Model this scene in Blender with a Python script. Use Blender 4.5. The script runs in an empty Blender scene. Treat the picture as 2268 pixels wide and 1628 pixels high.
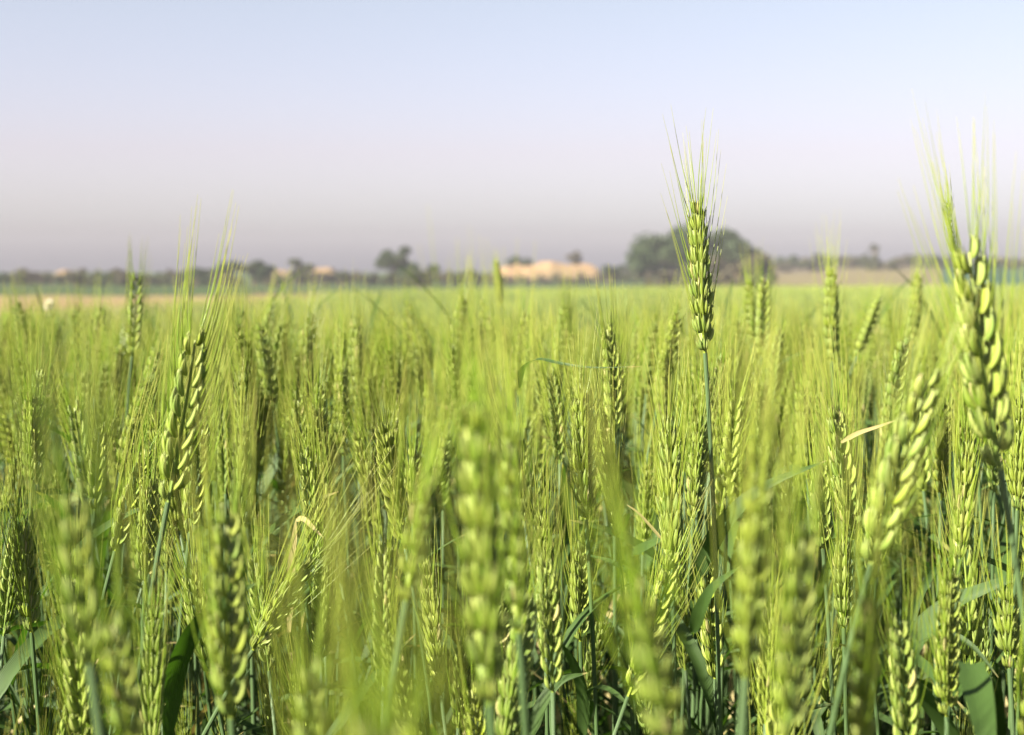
import bpy, math, random
import numpy as np
from mathutils import Vector, Matrix

R = math.radians
rng = np.random.default_rng(7)
random.seed(7)
scene = bpy.context.scene
COL = scene.collection

# ------------------------------------------------------------------ camera
CAM_Z = 1.0
FPX = 3256.0            # focal length in the units of a 2267 x 1628 picture
HORIZON = 600.0
cam_d = bpy.data.cameras.new('camera')
cam = bpy.data.objects.new('camera', cam_d)
COL.objects.link(cam)
cam.location = (0, 0, CAM_Z)
PITCH = math.atan((814 - HORIZON) / FPX)
cam.rotation_euler = (R(90) - PITCH, 0, 0)
cam_d.sensor_width = 36
cam_d.lens = 36 * FPX / 2267
cam_d.clip_start = 0.02
cam_d.clip_end = 9000
cam_d.dof.use_dof = True
cam_d.dof.focus_distance = 0.86
cam_d.dof.aperture_fstop = 10.5
cam_d.dof.aperture_blades = 0
scene.camera = cam
FW = np.array([0, math.cos(PITCH), -math.sin(PITCH)])
UP = np.array([0, math.sin(PITCH), math.cos(PITCH)])
CP = np.array([0, 0, CAM_Z])


def at(px, py, d):
    """point of the place seen towards (px, py) at depth d"""
    return CP + FW * d + UP * ((814 - py) / FPX * d) + np.array([1, 0, 0]) * ((px - 1133.5) / FPX * d)


def proj(p):
    q = np.asarray(p) - CP
    d = q @ FW
    return 1133.5 + q[0] / d * FPX, 814 - (q @ UP) / d * FPX, d


# ------------------------------------------------------------------ world, sun
SUN = Vector((-0.78, -0.55, 0.66)).normalized()
elev = math.asin(SUN.z)
world = bpy.data.worlds.new('World')
scene.world = world
world.use_nodes = True
wn = world.node_tree
for n in list(wn.nodes):
    wn.nodes.remove(n)
wo = wn.nodes.new('ShaderNodeOutputWorld')
bg = wn.nodes.new('ShaderNodeBackground')
sky = wn.nodes.new('ShaderNodeTexSky')
sky.sky_type = 'NISHITA'
sky.sun_disc = False
sky.sun_elevation = elev
sky.sun_rotation = math.atan2(SUN.x, SUN.y)
sky.altitude = 0
sky.air_density = 1.0
sky.dust_density = 2.0
sky.ozone_density = 2.0
# hazy tint low in the sky; higher sky dimmed to cut fill light
geo = wn.nodes.new('ShaderNodeTexCoord')
sep = wn.nodes.new('ShaderNodeSeparateXYZ')
ramp = wn.nodes.new('ShaderNodeValToRGB')
mul = wn.nodes.new('ShaderNodeMix')
mul.data_type = 'RGBA'
mul.blend_type = 'MULTIPLY'
mul.inputs[0].default_value = 1.0
wn.links.new(geo.outputs['Generated'], sep.inputs[0])
wn.links.new(sep.outputs['Z'], ramp.inputs[0])
SKY_RAMP = [(0.0, (0.66, 0.62, 0.78)), (0.035, (0.84, 0.755, 0.88)), (0.08, (0.92, 0.70, 0.74)), (0.19, (1.0, 0.765, 0.67)), (0.26, (0.60, 0.54, 0.52)), (0.5, (0.26, 0.26, 0.28))]
el = ramp.color_ramp.elements
el[0].position, el[0].color = SKY_RAMP[0][0], (*SKY_RAMP[0][1], 1)
el[1].position, el[1].color = SKY_RAMP[-1][0], (*SKY_RAMP[-1][1], 1)
for p_, c_ in SKY_RAMP[1:-1]:
    e_ = el.new(p_)
    e_.color = (*c_, 1)
wn.links.new(sky.outputs[0], mul.inputs[6])
wn.links.new(ramp.outputs[0], mul.inputs[7])
wn.links.new(mul.outputs[2], bg.inputs[0])
bg.inputs[1].default_value = 0.092
wn.links.new(bg.outputs[0], wo.inputs[0])

sl = bpy.data.lights.new('sun', 'SUN')
sl.energy = 5.0
sl.angle = R(0.5)
sl.color = (1.0, 0.94, 0.78)
so = bpy.data.objects.new('sun', sl)
COL.objects.link(so)
so.rotation_euler = SUN.to_track_quat('Z', 'Y').to_euler()
so.location = (-3, -2, 6)
scene.view_settings.view_transform = 'Standard'
scene.view_settings.look = 'None'
scene.view_settings.exposure = 1.65
scene.view_settings.gamma = 1
scene.cycles.max_bounces = 6
scene.cycles.transmission_bounces = 4
scene.cycles.diffuse_bounces = 2
scene.cycles.volume_bounces = 0
scene.cycles.use_denoising = True


# ------------------------------------------------------------------ materials
def mat(name, build):
    m = bpy.data.materials.new(name)
    m.use_nodes = True
    nt = m.node_tree
    for n in list(nt.nodes):
        nt.nodes.remove(n)
    out = nt.nodes.new('ShaderNodeOutputMaterial')
    build(nt, out)
    return m


def nd(nt, t, **kw):
    n = nt.nodes.new(t)
    for k, v in kw.items():
        setattr(n, k, v)
    return n


def attr(nt, name):
    return nd(nt, 'ShaderNodeAttribute', attribute_name=name).outputs['Fac']


def math_(nt, op, a, b=None, clamp=False):
    n = nd(nt, 'ShaderNodeMath', operation=op, use_clamp=clamp)
    for i, v in enumerate((a, b)):
        if v is None:
            continue
        if isinstance(v, (int, float)):
            n.inputs[i].default_value = v
        else:
            nt.links.new(v, n.inputs[i])
    return n.outputs[0]


def mixc(nt, f, a, b):
    n = nd(nt, 'ShaderNodeMix', data_type='RGBA')
    for i, v in ((0, f), (6, a), (7, b)):
        if isinstance(v, (int, float)):
            n.inputs[i].default_value = v
        elif isinstance(v, tuple):
            n.inputs[i].default_value = (*v, 1)
        else:
            nt.links.new(v, n.inputs[i])
    return n.outputs[2]


def noise(nt, scale, detail=2, coord='Object'):
    tc = nd(nt, 'ShaderNodeTexCoord')
    n = nd(nt, 'ShaderNodeTexNoise')
    n.inputs['Scale'].default_value = scale
    n.inputs['Detail'].default_value = detail
    nt.links.new(tc.outputs[coord], n.inputs['Vector'])
    return n.outputs['Fac']


def tintval(nt):
    """per plant tint, from the mesh and from the object"""
    oi = nd(nt, 'ShaderNodeObjectInfo')
    s = math_(nt, 'ADD', attr(nt, 'tint'), oi.outputs['Random'])
    return math_(nt, 'FRACT', s)


def leafy(nt, out, col, rough=0.45, trans=0.3, tcol=None, bump=None, spec=0.4, trough=None):
    p = nd(nt, 'ShaderNodeBsdfPrincipled')
    p.inputs['Roughness'].default_value = rough
    p.inputs['Specular IOR Level'].default_value = spec
    nt.links.new(col, p.inputs['Base Color'])
    t = nd(nt, 'ShaderNodeBsdfTranslucent')
    tc = mixc(nt, 1.0, col, col)
    mm = nd(nt, 'ShaderNodeMix', data_type='RGBA', blend_type='MULTIPLY')
    mm.inputs[0].default_value = 1
    nt.links.new(col, mm.inputs[6])
    mm.inputs[7].default_value = (*(tcol or (1.3, 1.5, 0.6)), 1)
    nt.links.new(mm.outputs[2], t.inputs['Color'])
    mx = nd(nt, 'ShaderNodeMixShader')
    mx.inputs[0].default_value = trans
    nt.links.new(p.outputs[0], mx.inputs[1])
    nt.links.new(t.outputs[0], mx.inputs[2])
    nt.links.new(mx.outputs[0], out.inputs[0])
    if bump is not None:
        b = nd(nt, 'ShaderNodeBump')
        b.inputs['Strength'].default_value = bump[1]
        b.inputs['Distance'].default_value = bump[2]
        nt.links.new(bump[0], b.inputs['Height'])
        nt.links.new(b.outputs[0], p.inputs['Normal'])


def stripes(nt, count):
    a = math_(nt, 'MULTIPLY', attr(nt, 'around'), count * 2 * math.pi)
    s = math_(nt, 'SINE', a)
    return math_(nt, 'MULTIPLY_ADD', s, 0.5) if False else math_(nt, 'ADD', math_(nt, 'MULTIPLY', s, 0.5), 0.5)


HUSK_A, HUSK_B, HUSK_C = (0.36, 0.43, 0.03), (0.22, 0.33, 0.07), (0.54, 0.57, 0.16)


def husk_build(nt, out):
    t = tintval(nt)
    c = mixc(nt, t, HUSK_A, HUSK_B)
    # husk jitter, pale tips and bases
    c = mixc(nt, math_(nt, 'MULTIPLY', attr(nt, 'jit'), 0.6), c, HUSK_C)
    v = attr(nt, 'along')
    tip = math_(nt, 'POWER', v, 5.0, True)
    c = mixc(nt, math_(nt, 'MULTIPLY', tip, 0.7), c, (0.50, 0.50, 0.20))
    st = stripes(nt, 4)
    c = mixc(nt, math_(nt, 'MULTIPLY', st, 0.55), c, (0.10, 0.20, 0.03))
    c = mixc(nt, math_(nt, 'MULTIPLY', math_(nt, 'GREATER_THAN', attr(nt, 'jit'), 0.98), 0.7), c, (0.52, 0.44, 0.20))
    nz = noise(nt, 420, 2)
    c = mixc(nt, math_(nt, 'MULTIPLY', math_(nt, 'SUBTRACT', nz, 0.5, True), 1.2, True), c, (0.42, 0.44, 0.12))
    leafy(nt, out, c, 0.48, 0.16, (1.1, 1.2, 0.4), (st, 0.6, 0.0006), 0.35)


def awn_build(nt, out):
    t = tintval(nt)
    c = mixc(nt, t, (0.145, 0.255, 0.014), (0.26, 0.335, 0.040))
    v = math_(nt, 'POWER', attr(nt, 'along'), 2.2, True)
    c = mixc(nt, math_(nt, 'MULTIPLY', v, 0.65), c, (0.54, 0.47, 0.13))
    leafy(nt, out, c, 0.32, 0.12, (1.1, 1.2, 0.6), None, 0.5)


def stem_build(nt, out):
    t = tintval(nt)
    c = mixc(nt, t, (0.055, 0.11, 0.022), (0.08, 0.135, 0.045))
    st = stripes(nt, 9)
    c = mixc(nt, math_(nt, 'MULTIPLY', st, 0.4), c, (0.13, 0.19, 0.11))
    v = attr(nt, 'along')
    c = mixc(nt, math_(nt, 'POWER', math_(nt, 'SUBTRACT', 1.0, v), 4.0, True), c, (0.16, 0.17, 0.06))
    leafy(nt, out, c, 0.5, 0.08, None, (st, 0.4, 0.0003), 0.4)


def leaf_build(nt, out):
    t = tintval(nt)
    c = mixc(nt, t, (0.045, 0.095, 0.014), (0.065, 0.115, 0.028))
    st = stripes(nt, 11)
    c = mixc(nt, math_(nt, 'MULTIPLY', st, 0.35), c, (0.085, 0.15, 0.04))
    v = attr(nt, 'along')
    nz = noise(nt, 60, 3)
    k = math_(nt, 'ADD', v, math_(nt, 'MULTIPLY', math_(nt, 'SUBTRACT', nz, 0.5), 0.5))
    k = math_(nt, 'MULTIPLY', math_(nt, 'SUBTRACT', k, 0.93), 9.0, True)
    c = mixc(nt, k, c, (0.46, 0.36, 0.14))
    leafy(nt, out, c, 0.52, 0.28, (1.5, 1.9, 0.5), (st, 0.5, 0.0004), 0.5)


def dry_build(nt, out):
    v = attr(nt, 'along')
    nz = noise(nt, 90, 3)
    c = mixc(nt, nz, (0.55, 0.44, 0.20), (0.36, 0.33, 0.12))
    st = stripes(nt, 8)
    c = mixc(nt, math_(nt, 'MULTIPLY', st, 0.4), c, (0.62, 0.52, 0.30))
    leafy(nt, out, c, 0.5, 0.3, (1.0, 0.9, 0.5), (st, 0.5, 0.0004), 0.3)


M_HUSK = mat('green husk', husk_build)
M_AWN = mat('awn bristle', awn_build)
M_STEM = mat('waxy stem', stem_build)
M_LEAF = mat('leaf blade', leaf_build)
M_DRY = mat('dry leaf blade', dry_build)
WHEAT_MATS = [M_HUSK, M_AWN, M_STEM, M_LEAF, M_DRY]


def rough_mat(name, c1, c2, scale, c3=None, bump=0.0, trans=0.0, rough=0.9, coord='Object', stretch=None):
    def b(nt, out):
        tc = nd(nt, 'ShaderNodeTexCoord')
        mp = nd(nt, 'ShaderNodeMapping')
        nt.links.new(tc.outputs[coord], mp.inputs[0])
        if stretch:
            mp.inputs['Scale'].default_value = stretch
        n = nd(nt, 'ShaderNodeTexNoise')
        n.inputs['Scale'].default_value = scale
        n.inputs['Detail'].default_value = 5
        n.inputs['Roughness'].default_value = 0.65
        nt.links.new(mp.outputs[0], n.inputs['Vector'])
        f = math_(nt, 'MULTIPLY', math_(nt, 'SUBTRACT', n.outputs['Fac'], 0.3), 2.5, True)
        c = mixc(nt, f, c1, c2)
        if c3:
            n2 = nd(nt, 'ShaderNodeTexNoise')
            n2.inputs['Scale'].default_value = scale * 0.13
            nt.links.new(mp.outputs[0], n2.inputs['Vector'])
            g = math_(nt, 'MULTIPLY', math_(nt, 'SUBTRACT', n2.outputs['Fac'], 0.45), 3.0, True)
            c = mixc(nt, g, c, c3)
        if trans:
            leafy(nt, out, c, rough, trans, (1.2, 1.4, 0.6))
        else:
            p = nd(nt, 'ShaderNodeBsdfPrincipled')
            p.inputs['Roughness'].default_value = rough
            p.inputs['Specular IOR Level'].default_value = 0.1
            nt.links.new(c, p.inputs['Base Color'])
            nt.links.new(p.outputs[0], out.inputs[0])
            if bump:
                bb = nd(nt, 'ShaderNodeBump')
                bb.inputs['Strength'].default_value = 0.8
                bb.inputs['Distance'].default_value = bump
                nt.links.new(n.outputs['Fac'], bb.inputs['Height'])
                nt.links.new(bb.outputs[0], p.inputs['Normal'])
    return mat(name, b)


# ------------------------------------------------------------------ mesh assembly
class Geo:
    """vertices, polygons and per-point attributes collected into one mesh"""

    def __init__(s):
        s.V, s.P, s.M, s.A = [], {}, {}, []
        s.n = 0

    def add(s, V, F, m, along=None, around=None, jit=0.0):
        V = np.asarray(V, float)
        k = len(V)
        a = np.zeros((k, 3))
        if along is not None:
            a[:, 0] = along
        if around is not None:
            a[:, 1] = around
        a[:, 2] = jit
        s.V.append(V)
        s.A.append(a)
        for f in F:
            f = np.asarray(f)
            s.P.setdefault(f.shape[1], []).append(f + s.n)
            s.M.setdefault(f.shape[1], []).append(np.full(len(f), m))
        s.n += k

    def merge(s, g, off=(0, 0, 0)):
        V, A, P, M = g.arrays()
        s.V.append(V + np.asarray(off))
        s.A.append(A)
        for k in P:
            s.P.setdefault(k, []).append(P[k] + s.n)
            s.M.setdefault(k, []).append(M[k])
        s.n += len(V)

    def arrays(s):
        V = np.concatenate(s.V)
        A = np.concatenate(s.A)
        P = {k: np.concatenate(v) for k, v in s.P.items()}
        M = {k: np.concatenate(v) for k, v in s.M.items()}
        return V, A, P, M

    def mesh(s, name, mats, tint=None, smooth=True):
        V, A, P, M = s.arrays()
        return to_mesh(name, V, A, P, M, mats, tint, smooth)


def to_mesh(name, V, A, P, M, mats, tint=None, smooth=True):
    me = bpy.data.meshes.new(name)
    used = sorted({int(x) for k in M for x in np.unique(M[k])})
    remap = np.zeros(max(used) + 1, int)
    for i, u in enumerate(used):
        remap[u] = i
    me.vertices.add(len(V))
    me.vertices.foreach_set('co', np.ascontiguousarray(V, dtype=np.float32).ravel())
    loops = np.concatenate([P[k].ravel() for k in P])
    sizes = np.concatenate([np.full(len(P[k]), k) for k in P])
    mi = np.concatenate([remap[M[k]] for k in P])
    me.loops.add(len(loops))
    me.loops.foreach_set('vertex_index', loops.astype(np.int32))
    me.polygons.add(len(sizes))
    starts = np.concatenate([[0], np.cumsum(sizes)[:-1]])
    me.polygons.foreach_set('loop_start', starts.astype(np.int32))
    me.polygons.foreach_set('loop_total', sizes.astype(np.int32))
    me.polygons.foreach_set('material_index', mi.astype(np.int32))
    me.polygons.foreach_set('use_smooth', np.full(len(sizes), smooth))
    for j, nm in enumerate(('along', 'around', 'jit')):
        a = me.attributes.new(nm, 'FLOAT', 'POINT')
        a.data.foreach_set('value', A[:, j].astype(np.float32))
    a = me.attributes.new('tint', 'FLOAT', 'POINT')
    if tint is None:
        tint = np.zeros(len(V))
    elif np.isscalar(tint):
        tint = np.full(len(V), tint)
    a.data.foreach_set('value', tint.astype(np.float32))
    for u in used:
        me.materials.append(mats[u])
    me.update(calc_edges=True)
    return me


def norm(v):
    v = np.asarray(v, float)
    return v / (np.linalg.norm(v, axis=-1, keepdims=True) + 1e-12)


def frames(path, ref):
    T = np.gradient(path, axis=0)
    T = norm(T)
    ref = np.asarray(ref, float)
    X = norm(ref - (T @ ref)[:, None] * T)
    Y = np.cross(T, X)
    return T, X, Y


def tube(g, path, rad, sides, m, ref=(1, 0.01, 0), flat=1.0, jit=0.0, close=True, a0=0.0, a1=1.0):
    path = np.asarray(path, float)
    n = len(path)
    T, X, Y = frames(path, ref)
    rad = np.broadcast_to(rad, (n,))
    th = np.arange(sides) / sides * 2 * math.pi
    V = path[:, None, :] + rad[:, None, None] * (np.cos(th)[None, :, None] * X[:, None, :] + flat * np.sin(th)[None, :, None] * Y[:, None, :])
    idx = np.arange(n * sides).reshape(n, sides)
    a = idx[:-1]
    b = idx[1:]
    q = np.stack([a, np.roll(a, -1, 1), np.roll(b, -1, 1), b], -1).reshape(-1, 4)
    al = np.repeat(np.linspace(a0, a1, n), sides)
    ar = np.tile(np.arange(sides) / sides, n)
    F = [q]
    if close and sides in (3, 4, 5, 6, 8):
        F.append(idx[-1][None, :])
    g.add(V.reshape(-1, 3), F, m, al, ar, jit)


def ribbon(g, path, width, normal, m, fold=0.25, twist=0.0, jit=0.0):
    """leaf blade: two strips with a fold at the midrib"""
    path = np.asarray(path, float)
    n = len(path)
    T, N, B = frames(path, normal)
    tw = np.linspace(0, twist, n)
    Bt = B * np.cos(tw)[:, None] + N * np.sin(tw)[:, None]
    Nt = -B * np.sin(tw)[:, None] + N * np.cos(tw)[:, None]
    w = np.asarray(width)[:, None]
    rows = [path + Bt * w * 0.5 + Nt * w * fold * 0.5, path + Bt * w * 0.25 + Nt * w * fold * 0.18, path,
            path - Bt * w * 0.25 + Nt * w * fold * 0.18, path - Bt * w * 0.5 + Nt * w * fold * 0.5]
    V = np.stack(rows, 1)
    k = len(rows)
    idx = np.arange(n * k).reshape(n, k)
    q = np.stack([idx[:-1, :-1], idx[:-1, 1:], idx[1:, 1:], idx[1:, :-1]], -1).reshape(-1, 4)
    g.add(V.reshape(-1, 3), [q], m, np.repeat(np.linspace(0, 1, n), k), np.tile(np.linspace(0, 1, k), n), jit)


def spline(pts, n):
    pts = [np.asarray(p, float) for p in pts]
    P = [2 * pts[0] - pts[1]] + pts + [2 * pts[-1] - pts[-2]]
    out = []
    m = len(pts) - 1
    for t in np.linspace(0, m - 1e-6, n):
        i = int(t)
        u = t - i
        a, b, c, d = P[i:i + 4]
        out.append(0.5 * ((2 * b) + (c - a) * u + (2 * a - 5 * b + 4 * c - d) * u * u + (3 * b - a - 3 * c + d) * u ** 3))
    return np.array(out)


def bezier(a, b, c, d, n):
    t = np.linspace(0, 1, n)[:, None]
    return (1 - t) ** 3 * a + 3 * (1 - t) ** 2 * t * b + 3 * (1 - t) * t * t * c + t ** 3 * d


# ------------------------------------------------------------------ wheat pieces
def husk(g, base, d, out, length, w, th, rings, sides, jit):
    """one boat-shaped husk with a keel; d: direction, out: outward side"""
    t = np.linspace(0, 1, rings + 1)
    prof = np.sin(np.pi * np.clip(t, 0.0, 1) ** 0.70) ** 0.62
    prof[0] = 0.30
    prof[-1] = 0.05
    d = norm(d)
    out = norm(out - (out @ d) * d)
    path = base + np.outer(t, d) * length + np.outer(np.sin(t * np.pi) * 0.10 * length, out)
    side = np.cross(d, out)
    ang = np.arange(sides) / sides * 2 * math.pi
    ca, sa = np.cos(ang), np.sin(ang)
    keel = 1 + 0.28 * np.clip(ca, 0, 1) ** 6
    V = path[:, None, :] + prof[:, None, None] * ((ca * keel)[None, :, None] * out * th * 0.5 + sa[None, :, None] * side * w * 0.5)
    n = rings + 1
    idx = np.arange(n * sides).reshape(n, sides)
    a, b = idx[:-1], idx[1:]
    q = np.stack([a, np.roll(a, -1, 1), np.roll(b, -1, 1), b], -1).reshape(-1, 4)
    g.add(V.reshape(-1, 3), [q], 0, np.repeat(t, sides), np.tile(np.arange(sides) / sides, n), jit)
    return path[-1]


def awn_path(p0, d0, d1, L, n, wob):
    t = np.linspace(0, 1, n)
    k = np.clip(t * 2.2, 0, 1)[:, None]
    k = k * k * (3 - 2 * k)
    D = norm(np.asarray(d0) * (1 - k) + np.asarray(d1) * k)
    step = L / (n - 1)
    P = p0 + np.concatenate([np.zeros((1, 3)), np.cumsum(D[:-1] * step, 0)])
    P = P + wob[None, :] * (t ** 2)[:, None] * L
    return P


def rot_axis(v, ax, a):
    ax = norm(ax)
    return v * math.cos(a) + np.cross(ax, v) * math.sin(a) + ax * (ax @ v) * (1 - math.cos(a))


def build_ear(r, L=0.095, size=1.0, q=2, bend=0.0, awn=0.075, spread=0.12, awnn=1.0, width=1.0, lax=1.0):
    """ear along +Z from 0, its two rows of spikelets at +X and -X.
    q: 3 hero, 2 medium, 1 light.  returns lists of spikelet Geos, awn Geos, rachis Geo"""
    spikes, awns = [], []
    rach = Geo()
    step = 0.0050 * size * lax
    n = max(7, int(L / step))
    zz = np.linspace(0.02, 0.90, n) * L
    axis = lambda z: np.array([bend * (z / L) ** 2 * L, 0, z])
    adir = lambda z: norm(np.array([2 * bend * z / L, 0, 1.0]))
    pz = np.linspace(-0.002, 0.93 * L, 10)
    tube(rach, [axis(z) for z in pz], np.linspace(0.0011, 0.0007, 10) * size, 5, 0)
    rings, sides = {3: (8, 10), 2: (5, 6), 1: (2, 4)}[q]
    for i, z in enumerate(zz):
        f = i / (n - 1)
        s = 1 if i % 2 else -1
        env = size * width * (0.62 + 0.50 * math.sin(math.pi * min(1, 0.16 + 0.80 * f)) ** 0.8)
        if i == 0:
            env *= 0.75
        g = Geo()
        ga = Geo()
        A = adir(z)
        xo = np.array([s, 0, 0.0])
        base = axis(z) + xo * 0.0008 * size
        # husks: (fan offset, fan angle, outward angle, length, width, thickness, outward shift, awned)
        if i == n - 1:
            base = axis(z)
        H = [(-1, -0.30, 0.40, 0.80, 0.80, 0.0011, 0), (1, 0.30, 0.40, 0.80, 0.80, 0.0011, 0),
             (-0.55, -0.17, 0.34, 1.0, 0.95, 0.0016, 1), (0.55, 0.17, 0.34, 1.0, 0.95, 0.0016, 1),
             (0.0, 0.0, 0.28, 1.02, 0.9, 0.0009, 1 if q > 1 else 0)]
        if q == 3:
            H.append((0.12, 0.05, 0.46, 0.86, 0.8, 0.0024, 0))
        if q == 1:
            H = [H[2], H[3], (0.0, 0.0, 0.42, 0.95, 1.7, 0.001, 1)]
        for (fo, fa, oa, ll, ww, sh, aw) in H:
            fa = fa + r.normal(0, 0.05)
            oa = oa * 0.84 * (1 - 0.45 * f) + r.normal(0, 0.03)
            d = rot_axis(A, np.array([1.0, 0, 0]), -fa)
            d = rot_axis(d, np.array([0, 1.0, 0]), s * oa)
            b = base + np.array([0, fo * 0.0023 * env, 0]) + xo * sh * 0.85 * env
            o = norm(xo + np.array([0, fo * 0.55, 0]))
            ln = 0.0132 * env * ll * r.uniform(0.92, 1.08)
            tip = husk(g, b, d, o, ln, 0.0030 * env * ww, 0.0026 * env, rings, sides, r.uniform(0, 1))
            if aw and (q == 3 or r.random() < awnn):
                La = awn * (1.0 - 0.30 * abs(f - 0.35)) * r.uniform(0.82, 1.12) * (0.75 if fo == 0 else 1)
                dy = fo * spread * 0.9 + r.normal(0, 0.03)
                dx = s * spread * (1.0 - 0.35 * f) * r.uniform(0.4, 1.25)
                d1 = norm(A + np.array([dx, dy, 0]))
                m = {3: 12, 2: 7, 1: 3}[q]
                P = awn_path(tip - d * 0.0008, d, d1, La, m, r.normal(0, 0.02, 3))
                r0 = 0.00030 * (1.0 if q > 1 else 1.1)
                rr = np.linspace(1, 0.22, m) * r0
                tube(ga, P, rr * (1.0 if q > 1 else 1.2), 4 if q == 3 else 3, 1, jit=r.uniform(0, 1), close=False)
            elif q > 1 and not aw:
                # short beak of the outer husk
                P = np.array([tip - d * 0.0006, tip + d * 0.0022 + o * 0.0004])
                tube(g, P, np.array([0.00035, 0.0001]), 3, 0, close=False, a0=0.9)
        spikes.append(g)
        awns.append(ga if ga.n else None)
    return rach, spikes, awns


def xform(g, Mx, off):
    """apply 3x3 (columns = images of the local axes) and offset"""
    for i, V in enumerate(g.V):
        g.V[i] = V @ np.asarray(Mx).T + off
    return g


def leaf_path(p0, az, e0, e1, L, n=14, sharp=1.0):
    t = np.linspace(0, 1, n)
    e = e0 + (e1 - e0) * (t ** sharp)
    D = np.stack([np.cos(e) * math.cos(az), np.cos(e) * math.sin(az), np.sin(e)], 1)
    return p0 + np.concatenate([np.zeros((1, 3)), np.cumsum(D[:-1] * L / (n - 1), 0)])


def leaf_width(W, n):
    t = np.linspace(0, 1, n)
    return W * np.clip(0.35 + t * 4, 0, 1) * (1 - t ** 2.4) ** 0.9 + 0.0004


def leaf_geo(p0, az, e0, e1, L, W, m=3, twist=0.5, n=14, sharp=1.0, jit=0.0):
    g = Geo()
    P = leaf_path(p0, az, e0, e1, L, n, sharp)
    nrm = np.array([-math.cos(az) * 0.8, -math.sin(az) * 0.8, 0.7])
    ribbon(g, P, leaf_width(W, n), nrm, m, 0.3, twist, jit)
    return g


def stem_path(foot, base, axis, n):
    """from the foot up to the ear's base, arriving along the ear's axis"""
    h = base[2] - foot[2]
    P = bezier(foot, foot + np.array([0, 0, h * 0.5]), base - axis * min(0.22, h * 0.4), base, n)
    return P


def ground_z(x, y):
    y = np.asarray(y, float)
    x = np.asarray(x, float)
    ss = lambda a, b, v: (lambda t: t * t * (3 - 2 * t))(np.clip((v - a) / (b - a), 0, 1))
    z = -0.82 * (1 - np.exp(-np.maximum(y - 2.0, 0) / 11.0))
    right = ss(0.08, 0.30, x / np.maximum(y, 1))
    z = z + ss(190, 330, y) * (1.2 + 3.1 * right)
    z = z - ss(420, 900, y) * (4.0 + 3.1 * right)
    z = z + 0.10 * ss(20, 60, y) * np.sin(x * 0.031 + 1.3) * np.sin(y * 0.023 + 0.5)
    return z


def obj(name, me, parent=None, loc=None):
    o = bpy.data.objects.new(name, me)
    COL.objects.link(o)
    if parent is not None:
        o.parent = parent
    if loc is not None:
        o.location = loc
    return o


def empty(name, loc):
    o = bpy.data.objects.new(name, None)
    o.empty_display_size = 0.05
    COL.objects.link(o)
    o.location = loc
    return o


def tag(o, label, cat, group=None):
    o['label'] = label
    o['category'] = cat
    if group:
        o['group'] = group


WG = 'wheat plants standing in the field'

# ------------------------------------------------------------------ ground
def zones():
    """terrain as a polar sheet around the camera, split into the fields seen in it"""
    ds = np.concatenate([np.linspace(0, 34, 18), np.geomspace(36, 6000, 120)])
    th = np.linspace(-math.pi, math.pi, 289)
    D, T = np.meshgrid(ds, th, indexing='ij')
    X, Y = D * np.sin(T), D * np.cos(T)
    Z = ground_z(X, np.maximum(Y, 0))
    V = np.stack([X, Y, Z], -1).reshape(-1, 3)
    nj = len(th)
    idx = np.arange(len(V)).reshape(len(ds), nj)
    q = np.stack([idx[:-1, :-1], idx[:-1, 1:], idx[1:, 1:], idx[1:, :-1]], -1).reshape(-1, 4)[:, ::-1]
    c = V[q].mean(1)
    u = c[:, 0] / np.maximum(c[:, 1], 1)
    y = c[:, 1]
    front = y > 1
    lab = np.zeros(len(q), int)                       # 0 soil
    sand = front & (u < -0.13) & (y > 20) & (y < 108)
    sand |= front & (u >= -0.13) & (u < -0.10 - 0.0004 * (y - 80)) & (y > 62) & (y < 98)
    lab[sand] = 1
    pl = front & (u >= -0.18) & (u < 0.11) & (y > 85) & (y < 125) & ~sand
    lab[pl] = 2
    crop = front & (lab == 0) & (y > 85) & (u < 0.14)
    lab[crop] = 3
    stub = front & (u >= 0.14) & (y > 120) & (y < 260) & (u < 0.29)
    lab[stub] = 4
    teal = front & (u >= 0.29) & (y > 110) & (y < 300)
    lab[teal] = 5
    dry = front & (lab == 0) & (y > 120)
    lab[dry] = 6
    mats = {
        0: ('ground', rough_mat('dark field soil', (0.022, 0.018, 0.010), (0.045, 0.036, 0.020), 3.0)),
        1: ('sandy_strip', rough_mat('bare sandy soil', (0.30, 0.215, 0.11), (0.22, 0.17, 0.08), 0.35, (0.30, 0.17, 0.09))),
        2: ('ploughed_strip', rough_mat('ploughed earth', (0.11, 0.075, 0.055), (0.15, 0.10, 0.07), 0.4, (0.10, 0.11, 0.05))),
        3: ('green_crop_field', rough_mat('distant green crop', (0.045, 0.075, 0.022), (0.065, 0.095, 0.03), 0.15, (0.035, 0.065, 0.028))),
        4: ('stubble_field', rough_mat('dry stubble', (0.19, 0.15, 0.08), (0.17, 0.15, 0.07), 0.12, (0.14, 0.15, 0.06))),
        5: ('clover_field', rough_mat('blue green clover crop', (0.035, 0.09, 0.045), (0.045, 0.10, 0.05), 0.1, (0.07, 0.11, 0.045))),
        6: ('far_land', rough_mat('dry far land', (0.17, 0.13, 0.09), (0.12, 0.11, 0.07), 0.05, (0.08, 0.09, 0.05))),
    }
    for k, (nm, m) in mats.items():
        f = q[lab == k]
        if not len(f):
            continue
        uq, inv = np.unique(f, return_inverse=True)
        g = Geo()
        g.add(V[uq], [inv.reshape(-1, 4)], 0)
        o = obj(nm, g.mesh(nm, [m]))
        o['kind'] = 'structure'


zones()


# ------------------------------------------------------------------ distant trees, shrubs, banks
M_BARK = rough_mat('grey brown bark', (0.16, 0.11, 0.08), (0.24, 0.18, 0.13), 3)


def crown_mat(name, c1, c2, c3):
    return rough_mat(name, c1, c2, 0.9, c3, trans=0.15, rough=0.7)


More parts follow.
